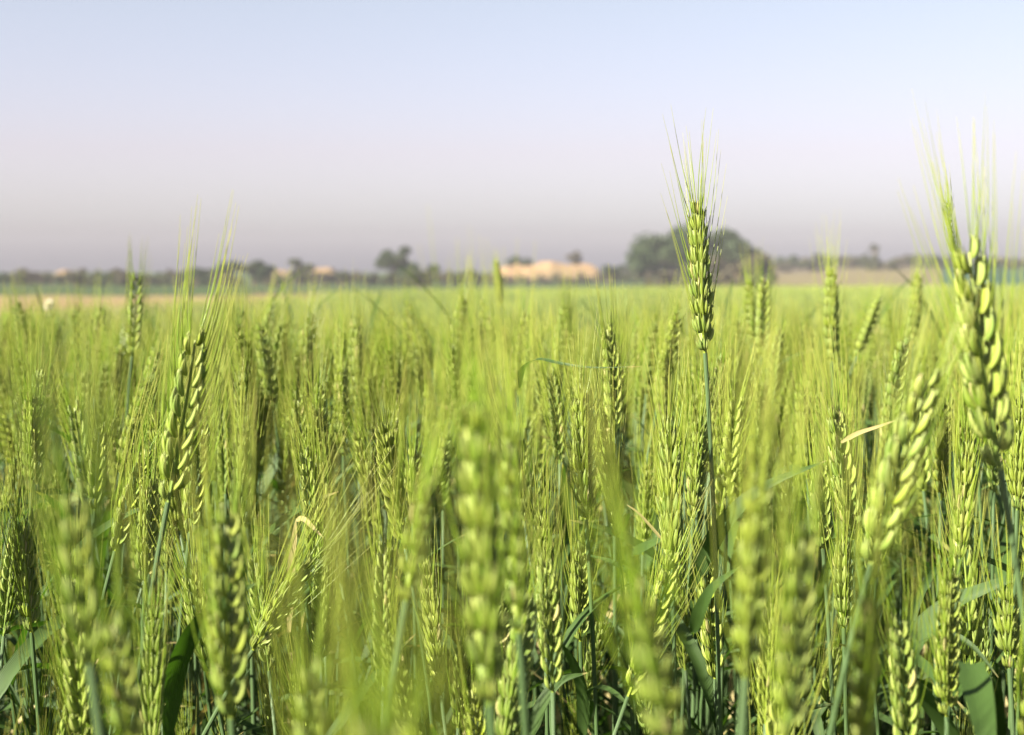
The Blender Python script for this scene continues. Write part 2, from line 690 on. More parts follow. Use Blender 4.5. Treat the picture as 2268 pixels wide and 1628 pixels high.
M_C1 = crown_mat('dark green crown', (0.030, 0.058, 0.018), (0.055, 0.080, 0.026), (0.090, 0.095, 0.036))
M_C2 = crown_mat('olive crown', (0.055, 0.072, 0.028), (0.085, 0.095, 0.038), (0.10, 0.09, 0.045))
M_C3 = crown_mat('brown twiggy crown', (0.10, 0.088, 0.05), (0.13, 0.11, 0.065), (0.07, 0.08, 0.038))


def crown_geo(r, w, h, dome, leaf, n, clumps):
    """leaf clumps spread through an uneven volume; base of the crown at z=0"""
    g = Geo()
    cx = []
    for k in range(clumps):
        a = r.uniform(0, 2 * math.pi)
        rad = math.sqrt(r.random()) * 0.43 * w
        top = h * (1 - (dome * (rad / (0.5 * w)) ** 2))
        zc = r.uniform(0.20, 0.84) * top
        sz = r.uniform(0.12, 0.22) * min(w, h * 1.6)
        cx.append((rad * math.cos(a), rad * math.sin(a) * 0.85, zc, sz))
    cx = np.array(cx)
    pick = r.integers(0, clumps, n)
    d = r.normal(0, 1, (n, 3))
    d /= np.linalg.norm(d, axis=1, keepdims=True)
    rr = r.random((n, 1)) ** 0.45
    P = cx[pick, :3] + d * rr * cx[pick, 3:4] * np.array([1, 1, 0.72])
    P[:, 2] = np.maximum(P[:, 2], 0.03 * h)
    A = norm(r.normal(0, 1, (n, 3)))
    B = norm(np.cross(A, r.normal(0, 1, (n, 3))))
    s = leaf * r.uniform(0.6, 1.4, (n, 1))
    V = np.stack([P - A * s, P + B * s * 0.5, P + A * s, P - B * s * 0.5], 1).reshape(-1, 3)
    g.add(V, [np.arange(4 * n).reshape(-1, 4)], 0, jit=np.repeat(r.random(n), 4))
    return g, cx


def tree(name, px, pw, ytop, ybase, d, label, m, kind='tree', trunk=0.25, dome=0.45, seed=0, dens=1.0, group='trees and bushes beyond the field', cat=None):
    r = np.random.default_rng(seed + int(px))
    b = at(px, ybase, d)
    gz = float(ground_z(b[0], b[1]))
    x, y = b[0], b[1]
    w = pw / FPX * d
    topz = CAM_Z + (HORIZON - ytop) / FPX * d
    h = max(0.8, topz - gz)
    root = empty(name, (x, y, gz))
    tag(root, label, cat or kind, group)
    ch = h * (1 - trunk)
    n = int(min(9000, max(500, 190 * w * ch)) * dens)
    leaf = 0.13 + 0.012 * max(w, h)
    g, cl = crown_geo(r, w, ch, dome, leaf, n, max(9, int(w * 1.7)))
    me = g.mesh('crown', [m], smooth=False)
    obj('crown', me, root, (0, 0, h * trunk))
    t = Geo()
    th = h * (trunk + 0.45 * (1 - trunk))
    tr = 0.035 * h + 0.03
    zz = np.linspace(-0.15, th, 7)
    off = np.cumsum(r.normal(0, 0.03 * h * (1 if h > 3 else .4), (7, 2)), 0) * 0.3
    off -= off[0]
    pth = np.column_stack([off, zz])
    tube(t, pth, np.linspace(tr, tr * 0.35, 7), 8, 0)
    for k in range(min(9, len(cl))):
        j = r.integers(2, 6)
        e = cl[k, :3] + np.array([0, 0, h * trunk])
        s0 = pth[j]
        mid = (s0 + e) / 2 + np.array([0, 0, 0.06 * h])
        tube(t, np.array([s0, mid, e]), np.array([0.42, 0.26, 0.10]) * tr, 5, 0)
    obj('trunk', t.mesh('trunk', [M_BARK]), root)
    return root


M_SAND = rough_mat('orange bank sand', (0.37, 0.235, 0.125), (0.24, 0.16, 0.085), 0.5, (0.12, 0.11, 0.055), bump=0.1)  # the sand's own orange tone with darker mottling


def bank(name, px0, px1, ytop, ybase, d, label, seed):
    """eroded sandy bank: a long heap with a steep front and an uneven crest"""
    r = np.random.default_rng(seed)
    a, b = at(px0, ybase, d), at(px1, ybase, d)
    cx = (a[0] + b[0]) / 2
    L = b[0] - a[0]
    gz = float(ground_z(cx, a[1])) - 0.4
    H = CAM_Z + (HORIZON - ytop) / FPX * d - gz
    nx, ny = 60, 24
    xs = np.linspace(-L / 2, L / 2, nx)
    ys = np.linspace(-1, 1, ny) * max(4, L * 0.18)
    X, Y = np.meshgrid(xs, ys, indexing='ij')
    e = np.clip(1 - (np.abs(X) / (L / 2)) ** 6, 0, 1)
    p = np.clip(1.25 - np.abs(Y / ys[-1]) ** 1.2 * 1.25, 0, 1) ** 0.6
    nse = sum(np.sin(X * f + r.uniform(0, 6)) * np.cos(Y * f * 0.7 + r.uniform(0, 6)) / (1 + k) for k, f in enumerate((0.35, 0.8, 1.7, 3.3)))
    Z = H * e * p * np.clip(0.80 + 0.20 * nse, 0.2, 1.15)
    idx = np.arange(nx * ny).reshape(nx, ny)
    q = np.stack([idx[:-1, :-1], idx[1:, :-1], idx[1:, 1:], idx[:-1, 1:]], -1).reshape(-1, 4)
    g = Geo()
    g.add(np.stack([X, Y, Z], -1).reshape(-1, 3), [q], 0)
    o = obj(name, g.mesh(name, [M_SAND]), None, (cx, a[1], gz))
    tag(o, label, 'sand bank', 'sandy banks on the skyline')


BG = [
    # name, px, width, ytop, ybase, depth, label, material, trunk, dome
    ('domed_tree', 1515, 262, 494, 634, 182, 'largest far tree, broad domed crown behind the tall sharp ear', M_C1, 0.10, 0.35),
    ('bushy_tree', 1618, 150, 505, 634, 186, 'dark bushy tree joined to the right side of the domed tree', M_C1, 0.10, 0.40),
    ('brown_tree', 1640, 190, 552, 636, 178, 'brownish thin-leaved tree before the right side of the domed tree', M_C3, 0.08, 0.5),
    ('round_tree', 873, 96, 536, 615, 200, 'small round dark tree standing alone over a sandy patch', M_C1, 0.22, 0.3),
    ('conical_tree', 496, 92, 558, 640, 175, 'dark pointed tree behind the leaning awns of the big left ear', M_C1, 0.10, 0.8),
    ('spreading_tree', 562, 120, 572, 632, 178, 'dark spreading tree right of the pointed dark tree', M_C1, 0.18, 0.4),
    ('small_tree', 433, 52, 578, 636, 172, 'small grey green tree left of the pointed dark tree', M_C2, 0.15, 0.4),
    ('flat_topped_tree', 668, 56, 569, 622, 195, 'small flat-topped tree between the dark spreading tree and sand', M_C2, 0.42, 0.25),
    ('leafless_tree', 665, 60, 588, 630, 190, 'brown twiggy tree under the flat-topped tree', M_C3, 0.1, 0.6),
    ('dark_bush', 932, 96, 566, 640, 165, 'dark rounded bush right of the small round tree', M_C1, 0.06, 0.5),
    ('palm_like_tree', 1271, 34, 552, 582, 250, 'tiny tufted tree sticking up above the long sandy bank', M_C3, 0.4, 0.4),
    ('tiny_far_tree', 1935, 26, 538, 566, 320, 'tiny lone tree far off on the right skyline', M_C2, 0.45, 0.3),
    ('ridge_scrub', 1150, 90, 566, 592, 262, 'dark flat scrub on top of the long sandy bank', M_C1, 0.05, 0.4),
    ('edge_bush', 5, 46, 604, 642, 165, 'dark bush cut by the left edge of the photo', M_C1, 0.08, 0.5),
]
for i, (nm, px, pw, yt, yb, d, lb, m, tk, dm) in enumerate(BG):
    tree(nm, px, pw, yt, yb, d, lb, m, 'tree' if 'tree' in nm else 'bush', tk, dm, seed=i * 11)

bank('sandy_bank', 1082, 1345, 577, 618, 245, 'long pale orange sandy bank left of the domed tree', 3)
bank('sandy_bank', 872, 935, 583, 606, 225, 'small orange sand patch under the small round tree', 4)
bank('sandy_bank', 690, 752, 587, 612, 240, 'small pinkish sand bank right of the flat-topped tree', 5)
bank('sandy_bank', 600, 660, 594, 618, 250, 'pale sand bank behind the dark spreading tree', 6)
bank('sandy_bank', 120, 175, 600, 618, 260, 'low faint sand bank at the far left skyline', 8)

# smaller bushes of the hedge, told apart by their neighbours
rb = np.random.default_rng(5)
named = [(b[1], b[6]) for b in BG]
LAND = [(5, 'dark bush cut by the left edge'), (433, 'small grey green tree'), (496, 'dark pointed tree'), (560, 'dark spreading tree'),
        (668, 'flat-topped tree'), (873, 'small round tree'), (930, 'dark rounded bush'), (1271, 'tiny tufted tree'), (1512, 'domed tree'), (1935, 'tiny lone tree')]
ORD = ['first', 'second', 'third', 'fourth', 'fifth', 'sixth', 'seventh', 'eighth', 'ninth', 'tenth', 'eleventh', 'twelfth', 'thirteenth', 'fourteenth', 'fifteenth', 'sixteenth']
small = []
for px in np.arange(26, 2300, 23.0):
    px = px + rb.uniform(-12, 12)
    if px < 640:
        yt, yb, d = rb.choice([588, 597, 603, 608]), 638, rb.uniform(160, 185)
        m = [M_C1, M_C2, M_C3][rb.integers(0, 3)]
    elif px < 1080:
        yt, yb, d = rb.uniform(590, 606), 630, rb.uniform(170, 210)
        m = [M_C2, M_C3, M_C3][rb.integers(0, 3)]
    elif px < 1330:
        yt, yb, d = rb.uniform(607, 614), 626, rb.uniform(200, 220)
        m = [M_C2, M_C3][rb.integers(0, 2)]
    elif px < 1440:
        yt, yb, d = rb.uniform(566, 592), 628, rb.uniform(190, 230)
        m = [M_C1, M_C2][rb.integers(0, 2)]
    elif px < 1720:
        yt, yb, d = rb.uniform(575, 600), 634, rb.uniform(165, 180)
        m = [M_C2, M_C3, M_C1][rb.integers(0, 3)]
    else:
        yt, yb, d = rb.uniform(558, 572), 600, rb.uniform(250, 300)
        m = [M_C3, M_C3, M_C2, M_C1][rb.integers(0, 4)]
    small.append((px, rb.uniform(46, 76) * (1.25 if px > 1720 else 1), yt, yb, d, m))
cnt = {}
adj = {M_C1.name: 'dark green', M_C2.name: 'olive', M_C3.name: 'brownish'}
for px in (1108, 1150, 1196, 1228, 1290, 1325, 705, 735, 640, 150):
    small.append((px, rb.uniform(16, 30), rb.uniform(596, 604), 624, rb.uniform(205, 215), [M_C1, M_C2, M_C3][rb.integers(0, 3)]))
for (px, pw, yt, yb, d, m) in small:
    k = min(range(len(LAND)), key=lambda j: abs(LAND[j][0] - px))
    side = 'left' if px < LAND[k][0] else 'right'
    cnt.setdefault((k, side), []).append((abs(px - LAND[k][0]), px, pw, yt, yb, d, m))
for (k, side), L_ in cnt.items():
    for j, (_, px, pw, yt, yb, d, m) in enumerate(sorted(L_, key=lambda t: t[0])):
        tree('hedge_bush', px, pw, yt, yb, d, f'low {adj[m.name]} bush, {ORD[j]} one {side} of the {LAND[k][1]}', m, 'bush', 0.06, 0.5,
             seed=int(px), group='low bushes of the far hedge', cat='bush')

# ------------------------------------------------------------------ named wheat ears
# short name, label, base (px,py), tip (px,py), depth, turn, tint, options
H = [
    ('tall sharp ear', 'tallest wheat plant, sharp ear standing alone against the sky before the domed tree', (1561, 782), (1536, 412), 0.86, 62, 0.45, dict(width=0.88, awn=0.067, spread=0.24, stem=True, q=3)),
    ('big right ear', 'large wheat plant with chunky zigzag ear, tip above the skyline, right side', (2214, 1040), (2112, 488), 0.59, 2, 0.3, dict(awn=0.075, spread=0.20, q=3, lax=1.1, width=1.02)),
    ('big left ear', 'large wheat plant leaning right, long awns crossing the dark pointed tree', (372, 1112), (455, 700), 0.72, 12, 0.6, dict(awn=0.080, spread=0.10, q=3, lax=1.05, width=1.08)),
    ('thick bare stem ear', 'pale wheat plant on a thick grey blue stem below the big right ear', (2124, 1238), (2150, 930), 0.78, 70, 0.55, dict(awn=0.065, spread=0.16, q=3)),
    ('soft zigzag ear', 'blurred wheat plant with zigzag ear leaning right, beside the big right ear', (1928, 1250), (2058, 775), 0.56, -6, 0.2, dict(awn=0.045, spread=0.10, q=3, lax=1.1, width=1.02)),
    ('dark curved ear', 'dark shaded wheat plant, ear curving left, between blurred near ears', (1890, 1195), (1838, 875), 0.88, 20, 0.8, dict(awn=0.07, spread=0.14, q=3)),
    ('near left ear', 'very blurred near wheat plant with thick ear, lower left', (200, 1470), (138, 1040), 0.40, 20, 0.3, dict(awn=0.07, spread=0.12, size=1.0)),
    ('corner blurred ear', 'very blurred near wheat plant, low ear right of the near left ear', (292, 1680), (240, 1340), 0.42, 40, 0.35, dict(awn=0.07, spread=0.10)),
    ('lit blurred ear', 'blurred wheat plant with bright highlights, below the big left ear', (512, 1590), (484, 1080), 0.52, 30, 0.5, dict(awn=0.07, spread=0.10, q=3)),
    ('long pale ear', 'very blurred near wheat plant, long pale ear beside centre', (1085, 1560), (1040, 830), 0.43, 75, 0.05, dict(awn=0.07, spread=0.09, q=2, width=0.85)),
    ('soft twin ear', 'blurred near wheat plant just right of the long pale ear', (1150, 1400), (1115, 890), 0.48, 70, 0.2, dict(awn=0.07, spread=0.1)),
    ('small bright ear', 'blurred bright wheat plant leaning right, left of the long pale ear', (900, 1330), (952, 1035), 0.50, 60, 0.1, dict(awn=0.065, spread=0.12)),
    ('nearest ear', 'nearest wheat plant, hugely blurred low ear with awns rising left of centre', (880, 2420), (838, 1500), 0.24, 40, 0.35, dict(awn=0.055, spread=0.16)),
    ('nearest brown ear', 'hugely blurred wheat plant with yellowish brown patches, right of the nearest ear', (915, 2200), (905, 1480), 0.26, 10, 0.9, dict(awn=0.06, spread=0.18)),
    ('green blurred ear', 'blurred deep green near wheat plant below the tall sharp ear', (1650, 1500), (1682, 1000), 0.43, 40, 0.15, dict(awn=0.07, spread=0.10)),
    ('wide blurred ear', 'blurred near wheat plant right of the deep green blurred one', (1745, 1640), (1775, 1110), 0.41, 25, 0.5, dict(awn=0.07, spread=0.10)),
    ('low soft ear', 'very blurred low wheat plant leaning left at the bottom, left of green blurred one', (1490, 1700), (1400, 1240), 0.36, 50, 0.55, dict(awn=0.07, spread=0.12)),
    ('bottom soft ear', 'very blurred low wheat plant at the bottom left of centre', (690, 1790), (680, 1440), 0.42, 30, 0.6, dict(awn=0.08, spread=0.12)),
    ('pair near ear', 'very blurred near wheat plant below the soft zigzag ear', (1900, 1740), (1925, 1290), 0.43, 60, 0.35, dict(awn=0.07, spread=0.1)),
    ('fine centre ear', 'sharp pale wheat plant with dense awns right of centre', (1298, 1150), (1278, 835), 0.90, 60, 0.4, dict(awn=0.065, spread=0.2, q=3)),
    ('broad sharp ear', 'sharp wheat plant with wide stacked spikelets left of the bare stem', (1488, 1260), (1478, 900), 0.84, 80, 0.7, dict(awn=0.06, spread=0.24, q=3, width=1.1)),
    ('facing sharp ear', 'sharp wheat plant facing left beside the bare stem of the tall ear', (1535, 1150), (1552, 905), 0.93, 50, 0.25, dict(awn=0.06, spread=0.2, q=3)),
    ('wispy sharp ear', 'sharp wheat plant with wispy awns between fine centre and broad ears', (1368, 1190), (1345, 960), 0.92, 75, 0.5, dict(awn=0.07, spread=0.25, q=3)),
    ('low fine ear', 'slender sharp wheat plant low down under the fine centre ear', (1285, 1420), (1280, 1180), 0.92, 30, 0.2, dict(awn=0.06, spread=0.14)),
    ('lone far ear', 'small soft wheat plant on the field edge right of centre', (1236, 845), (1250, 652), 1.75, 20, 0.3, dict(awn=0.05, spread=0.10)),
    ('awned far ear', 'small wheat plant left of centre, tip at field edge, dark thin awns on sky', (1004, 830), (1022, 640), 1.55, 50, 0.6, dict(awn=0.07, spread=0.16, q=3)),
    ('left sky ear', 'small yellow green wheat plant, awns above the left hedge', (292, 790), (312, 590), 1.45, 20, 0.1, dict(awn=0.055, spread=0.08)),
    ('yellow blade ear', 'bright small wheat plant rising over the sandy bank, no spread awns', (1108, 680), (1099, 568), 2.3, 60, 0.05, dict(awn=0.03, spread=0.05)),
    ('right skyline ear', 'small pale wheat plant with thin awns crossing the right skyline', (1842, 800), (1838, 578), 1.45, 55, 0.3, dict(awn=0.07, spread=0.17)),
    ('right pair ear', 'small soft wheat plant just right of the domed tree, right of its pair', (1686, 790), (1695, 598), 1.6, 10, 0.2, dict(awn=0.05, spread=0.07)),
    ('left pair ear', 'small soft wheat plant just right of the domed tree, left of its pair', (1664, 760), (1657, 606), 1.65, 60, 0.4, dict(awn=0.05, spread=0.07)),
    ('pale slanting ear', 'pale wheat plant leaning left between the big left ear and centre', (605, 910), (570, 700), 1.30, 40, 0.5, dict(awn=0.03, spread=0.06)),
    ('yellow leaning ear', 'yellow wheat plant leaning right in the right half', (1897, 790), (1954, 652), 1.65, 30, 0.05, dict(awn=0.03, spread=0.06)),
    ('thin skyline ear', 'slim wheat plant under the tiny lone tree near the big right ear', (2022, 760), (2030, 592), 1.8, 50, 0.3, dict(awn=0.045, spread=0.08)),
    ('soft awn ear', 'soft wheat plant with fan of thin awns, right of the pale slanting one', (760, 1010), (748, 790), 1.20, 60, 0.6, dict(awn=0.065, spread=0.22)),
    ('dark tip ear', 'wheat plant with dark side, left of the soft fan-awned one', (668, 1070), (657, 850), 1.10, 25, 0.8, dict(awn=0.06, spread=0.12)),
    ('mid right ear', 'upright wheat plant between the bare stem and dark curved ear', (1788, 1060), (1776, 830), 1.12, 40, 0.35, dict(awn=0.06, spread=0.13)),
    ('bent left ear', 'sharp wheat plant leaning right left of the big left ear, awns swept right', (255, 1220), (322, 975), 0.92, 15, 0.6, dict(awn=0.08, spread=0.10, q=3)),
    ('behind left ear', 'sharp wheat plant just behind and right of the big left ear', (420, 1180), (452, 905), 0.92, 25, 0.4, dict(awn=0.07, spread=0.12, q=3)),
    ('low left ear', 'sharp upright wheat plant left of the stem of the big left ear', (322, 1290), (335, 1040), 0.86, 50, 0.55, dict(awn=0.06, spread=0.12, q=3)),
    ('nodding left ear', 'sharp wheat plant low under the big left ear, leaning left', (465, 1490), (408, 1240), 0.84, 40, 0.3, dict(awn=0.06, spread=0.2, q=3)),
    ('right rim ear', 'sharp wheat plant cut by the right edge of the photo', (2252, 1130), (2262, 860), 0.90, 50, 0.4, dict(awn=0.07, spread=0.2)),
    ('edge far left ear', 'slim sharp wheat plant at the left edge, tall fine awns', (70, 1090), (78, 850), 1.0, 60, 0.45, dict(awn=0.07, spread=0.14)),
    ('low edge left ear', 'sharp pale wheat plant low at the left edge', (70, 1400), (48, 1140), 0.84, 50, 0.5, dict(awn=0.06, spread=0.13, q=3)),
    ('bright dot ear', 'small bright-tipped wheat plant left of the long pale ear', (915, 1150), (912, 985), 1.0, 50, 0.1, dict(awn=0.05, spread=0.1)),
    ('short pale ear', 'small pale-tipped wheat plant above the small bright leaning one', (945, 990), (945, 862), 1.25, 60, 0.2, dict(awn=0.04, spread=0.1)),
    ('low right ear', 'sharp wheat plant low between the dark curved and soft zigzag ears', (1868, 1390), (1862, 1180), 0.86, 60, 0.4, dict(awn=0.055, spread=0.12, q=3)),
    ('slender right ear', 'slender wheat plant on grey stem just left of the dark curved ear', (1822, 1215), (1806, 1010), 0.90, 20, 0.65, dict(awn=0.06, spread=0.1, q=3)),
    ('shaded right rim ear', 'wheat plant with ear near the right edge low beside the big right stem', (2235, 1480), (2225, 1300), 0.75, 50, 0.3, dict(awn=0.06, spread=0.15)),
    ('leaning awn ear', 'wheat plant with ear bowed right, long bright awns spreading to the right', (560, 1440), (700, 1225), 0.80, 30, 0.2, dict(awn=0.09, spread=0.22, q=3)),
    ('mid left ear', 'upright sharp wheat plant between the big left ear and soft fan', (530, 1180), (545, 920), 1.0, 60, 0.5, dict(awn=0.06, spread=0.12)),
    ('centre right upright ear', 'upright wheat plant right beside the tall bare stem', (1590, 1010), (1585, 760), 1.15, 50, 0.35, dict(awn=0.05, spread=0.1)),
    ('double tip ear', 'wheat plant with pale ear left of the broad stacked one, higher up', (1470, 960), (1470, 768), 1.25, 50, 0.3, dict(awn=0.04, spread=0.08)),
    ('right back ear', 'soft wheat plant half hidden behind the big right ear, yellow top', (2118, 600), (2091, 425), 1.0, 45, 0.05, dict(awn=0.035, spread=0.03, size=0.5, width=0.4, awnn=0.5)),
    ('near far left ear', 'soft wheat plant standing at the left side above the near left ear', (210, 1130), (222, 930), 0.98, 10, 0.75, dict(awn=0.07, spread=0.16)),
]


def ear_frame(base, tip, turn):
    """local axes for an ear from base to tip; turn 0 shows both rows side by side"""
    A = norm(tip - base)
    X0 = np.array([1.0, 0, 0])
    X = norm(X0 - (X0 @ A) * A)
    X = rot_axis(X, A, R(turn))
    Y = np.cross(A, X)
    return np.stack([X, Y, A], 1)


heroes = []
tips_h = []
for hi, (short, label, b, t, d, turn, tint, op) in enumerate(H):
    r = np.random.default_rng(100 + hi)
    base = at(b[0], b[1], d)
    tip = at(t[0], t[1], d + op.get('dt', 0.0))
    L = float(np.linalg.norm(tip - base))
    A = norm(tip - base)
    Mx = ear_frame(base, tip, turn)
    q = op.get('q', 2)
    fx = base - A * 0.17
    gz = float(ground_z(fx[0], fx[1]))
    foot = np.array([fx[0], fx[1], gz])
    root = empty('wheat_plant', foot)
    tag(root, label, 'wheat plant', WG)
    size = op.get('size', 1.0) * min(1.25, max(0.8, L / 0.095))
    bend = op.get('bend', r.uniform(-0.05, 0.05))
    rach, spikes, awns = build_ear(r, L * 0.93, size, q, bend, op.get('awn', 0.06), op.get('spread', 0.12), op.get('awnn', 0.9),
                                   op.get('width', 1.0 if d > 0.5 else 0.72), op.get('lax', 1.0))
    rel = base - foot
    ear_o = obj('ear', xform(rach, Mx, rel).mesh('ear', WHEAT_MATS, tint), root)
    for s_ in spikes:
        obj('spikelet', xform(s_, Mx, rel).mesh('spikelet', WHEAT_MATS, tint), ear_o)
    if q == 3:
        for a_ in awns:
            if a_ is not None:
                obj('awn_tuft', xform(a_, Mx, rel).mesh('awn_tuft', WHEAT_MATS, tint), ear_o)
    else:
        ga = Geo()
        for a_ in awns:
            if a_ is not None:
                ga.merge(a_)
        obj('beard', xform(ga, Mx, rel).mesh('beard', WHEAT_MATS, tint), ear_o)
    P = stem_path(np.zeros(3), rel, A, 26)
    g = Geo()
    rad = np.where(np.arange(26) <= 17, np.linspace(0.0023, 0.0019, 26), 0.0013)
    rad[[4, 11, 17]] *= 1.18
    tube(g, P, rad, 10, 2)
    # nodes of the stem and the collar under the ear
    obj('stem', g.mesh('stem', WHEAT_MATS, tint), root)
    for k in range(2):
        i = {0: 17, 1: 11}[k]
        az = r.uniform(0, 2 * math.pi)
        lg = leaf_geo(P[i], az, R(r.uniform(55, 75)), R(r.uniform(-50, 30)), r.uniform(0.13, 0.2), r.uniform(0.008, 0.012), 3, r.uniform(-1, 1))
        obj('leaf', lg.mesh('leaf', WHEAT_MATS, tint), root)
    heroes.append(dict(short=short, root=root, b=b, t=t, d=d, foot=foot, tip=tip))

# leaves that the photo shows clearly: ribbons through given points, on the plant they grow from
def hero_leaf(hi, pts, W, m, tint=0.3, normal=(0, -0.5, 1), twist=0.3, broad=False, label=None):
    h = heroes[hi]
    foot = h['foot']
    P = [at(*p) for p in pts]
    path = spline(P, 26) - foot
    g = Geo()
    w_ = leaf_width(W, 26)
    if broad:
        w_ = np.maximum(w_, W * np.linspace(0.95, -1.0, 26))
    ribbon(g, path, w_, normal, m, 0.28, twist)
    o = obj('leaf', g.mesh('leaf', WHEAT_MATS, tint), h['root'])
    if label:
        o['label'] = label


names = [h['short'] for h in heroes]
ix = names.index
hero_leaf(ix('thick bare stem ear'), [(1985, 1560, 0.80), (2010, 1440, 0.79), (2090, 1350, 0.78), (2180, 1305, 0.77), (2330, 1250, 0.76)], 0.0125, 3, 0.4, (0, -0.8, 0.7), 0.25)
hero_leaf(ix('thick bare stem ear'), [(1985, 1520, 0.82), (2010, 1390, 0.82), (2050, 1290, 0.83), (2110, 1225, 0.84)], 0.006, 3, 0.9, (0.5, -0.8, 0.5), 0.2)
hero_leaf(ix('thick bare stem ear'), [(2035, 1420, 0.78), (2090, 1402, 0.77), (2150, 1430, 0.76), (2210, 1500, 0.75)], 0.005, 3, 0.6, (0, -0.5, 0.9), 0.0)
hero_leaf(ix('shaded right rim ear'), [(2150, 1470, 0.62), (2165, 1540, 0.60), (2180, 1620, 0.58), (2200, 1760, 0.56)], 0.0125, 3, 0.95, (-0.2, -1, 0.3), 0.0, True)
hero_leaf(ix('facing sharp ear'), [(1470, 1200, 0.86), (1440, 1165, 0.86), (1412, 1135, 0.86), (1388, 1118, 0.86)], 0.0013, 4, 0.3, (0, -1, 0.4), 0.2, label='thin dry straw coloured blade')
hero_leaf(ix('wispy sharp ear'), [(1150, 860, 1.02), (1158, 818, 1.0), (1190, 797, 0.98), (1240, 806, 0.96), (1310, 815, 0.95), (1420, 812, 0.94)], 0.0052, 3, 0.7, (0, -0.55, 0.8), 0.3)
hero_leaf(ix('dark curved ear'), [(1862, 980, 0.86), (1900, 960, 0.86), (1945, 945, 0.86), (1992, 928, 0.86)], 0.0026, 4, 0.5, (0, -1, 0.6), 0.5, label='dry pale torn blade')
hero_leaf(ix('leaning awn ear'), [(640, 1400, 0.86), (645, 1260, 0.86), (652, 1190, 0.86), (655, 1152, 0.86)], 0.0045, 4, 0.5, (0, -1, 0.1), 0.3, label='dry orange brown blade, folded over')
hero_leaf(ix('leaning awn ear'), [(655, 1152, 0.858), (672, 1150, 0.855), (692, 1168, 0.85), (715, 1190, 0.845)], 0.0032, 4, 0.5, (0, -1, 0.6), 0.3)
hero_leaf(ix('nodding left ear'), [(370, 1640, 0.75), (385, 1500, 0.74), (420, 1410, 0.72), (490, 1335, 0.70), (570, 1290, 0.68)], 0.011, 3, 0.3, (0.6, -0.9, 0.3), 0.5)
hero_leaf(ix('green blurred ear'), [(1535, 1400, 0.74), (1550, 1350, 0.73), (1580, 1300, 0.72), (1638, 1255, 0.71)], 0.0065, 3, 0.8, (0, -1, 0.5), 0.4)
hero_leaf(ix('facing sharp ear'), [(1530, 1300, 0.88), (1560, 1230, 0.87), (1610, 1150, 0.86), (1690, 1080, 0.85), (1830, 1020, 0.84)], 0.011, 3, 0.9, (0.3, -1, 0.5), 0.5)
hero_leaf(ix('wispy sharp ear'), [(1400, 1225, 0.90), (1440, 1205, 0.89), (1490, 1180, 0.88)], 0.006, 3, 0.6, (0, -1, 0.6), 0.2)
hero_leaf(ix('low fine ear'), [(1290, 1640, 0.85), (1290, 1540, 0.84), (1270, 1470, 0.83), (1240, 1420, 0.82)], 0.007, 3, 0.8, (0, -1, 0.4), 0.5)
hero_leaf(ix('low fine ear'), [(1300, 1600, 0.85), (1310, 1530, 0.84), (1350, 1530, 0.82), (1400, 1570, 0.80)], 0.007, 3, 0.5, (0, -0.6, 0.9), 0.3)
hero_leaf(ix('low fine ear'), [(1170, 1640, 0.80), (1200, 1560, 0.80), (1240, 1510, 0.80), (1300, 1490, 0.80)], 0.007, 3, 0.5, (0, -0.8, 0.6), 0.3)

# ------------------------------------------------------------------ ordinary plants: variants, copied
class Variant:
    pass


def plant_variant(seed, q, tipz=0.92):
    """a complete plant standing at the origin, tip of its ear at about tipz"""
    r = np.random.default_rng(seed)
    v = Variant()
    L = r.uniform(0.072, 0.098)
    lean = abs(r.normal(0, 0.16)) + 0.02
    az = r.uniform(0, 2 * math.pi)
    A = norm(np.array([math.cos(az) * lean, math.sin(az) * lean, 1]))
    base = np.array([A[0] * 0.12, A[1] * 0.12, tipz - L * A[2]])
    turn = r.uniform(0, 2 * math.pi)
    X = norm(np.array([math.cos(turn), math.sin(turn), 0]) - (np.array([math.cos(turn), math.sin(turn), 0]) @ A) * A)
    Mx = np.stack([X, np.cross(A, X), A], 1)
    rach, spikes, awns = build_ear(r, L * 0.93, L / 0.095 * r.uniform(0.85, 1.02), q, r.uniform(-0.08, 0.08), r.uniform(0.05, 0.072), r.uniform(0.08, 0.2),
                                   {2: 0.85, 1: 0.5}[q], 1.0, r.uniform(1.0, 1.12) if q > 1 else 1.5)
    v.ear, v.beard = Geo(), Geo()
    v.ear.merge(rach)
    for s_ in spikes:
        v.ear.merge(s_)
    for a_ in awns:
        if a_ is not None:
            v.beard.merge(a_)
    xform(v.ear, Mx, base)
    xform(v.beard, Mx, base)
    n = 14 if q > 1 else 5
    P = stem_path(np.zeros(3), base, A, n)
    v.stem = Geo()
    rs_ = np.where(np.arange(n) <= int(0.74 * n), 0.0019, 0.00125)
    tube(v.stem, P, rs_, 6 if q > 1 else 3, 2)
    v.leaves = []
    nl = 4 if q > 1 else 2
    for k in range(nl):
        hh = [0.76, 0.66, 0.55, 0.40][k] + r.uniform(-0.05, 0.05)
        i = min(n - 1, int(hh * n))
        v.leaves.append(leaf_geo(P[i], r.uniform(0, 2 * math.pi), R(r.uniform(55, 80)), R(r.uniform(-60, 50)), r.uniform(0.12, 0.22), r.uniform(0.006, 0.011),
                                 4 if r.random() < 0.07 else 3, r.uniform(-1.5, 1.5), 12 if q > 1 else 5))
    v.tip = base + A * L
    v.base = base
    return v


NV = 16
variants = []
for k in range(NV):
    v = plant_variant(900 + k, 2)
    v.me_ear = v.ear.mesh('ear', WHEAT_MATS)
    v.me_beard = v.beard.mesh('beard', WHEAT_MATS)
    v.me_stem = v.stem.mesh('stem', WHEAT_MATS)
    v.me_leaf = [l.mesh('leaf', WHEAT_MATS) for l in v.leaves]
    v.proto = None
    variants.append(v)


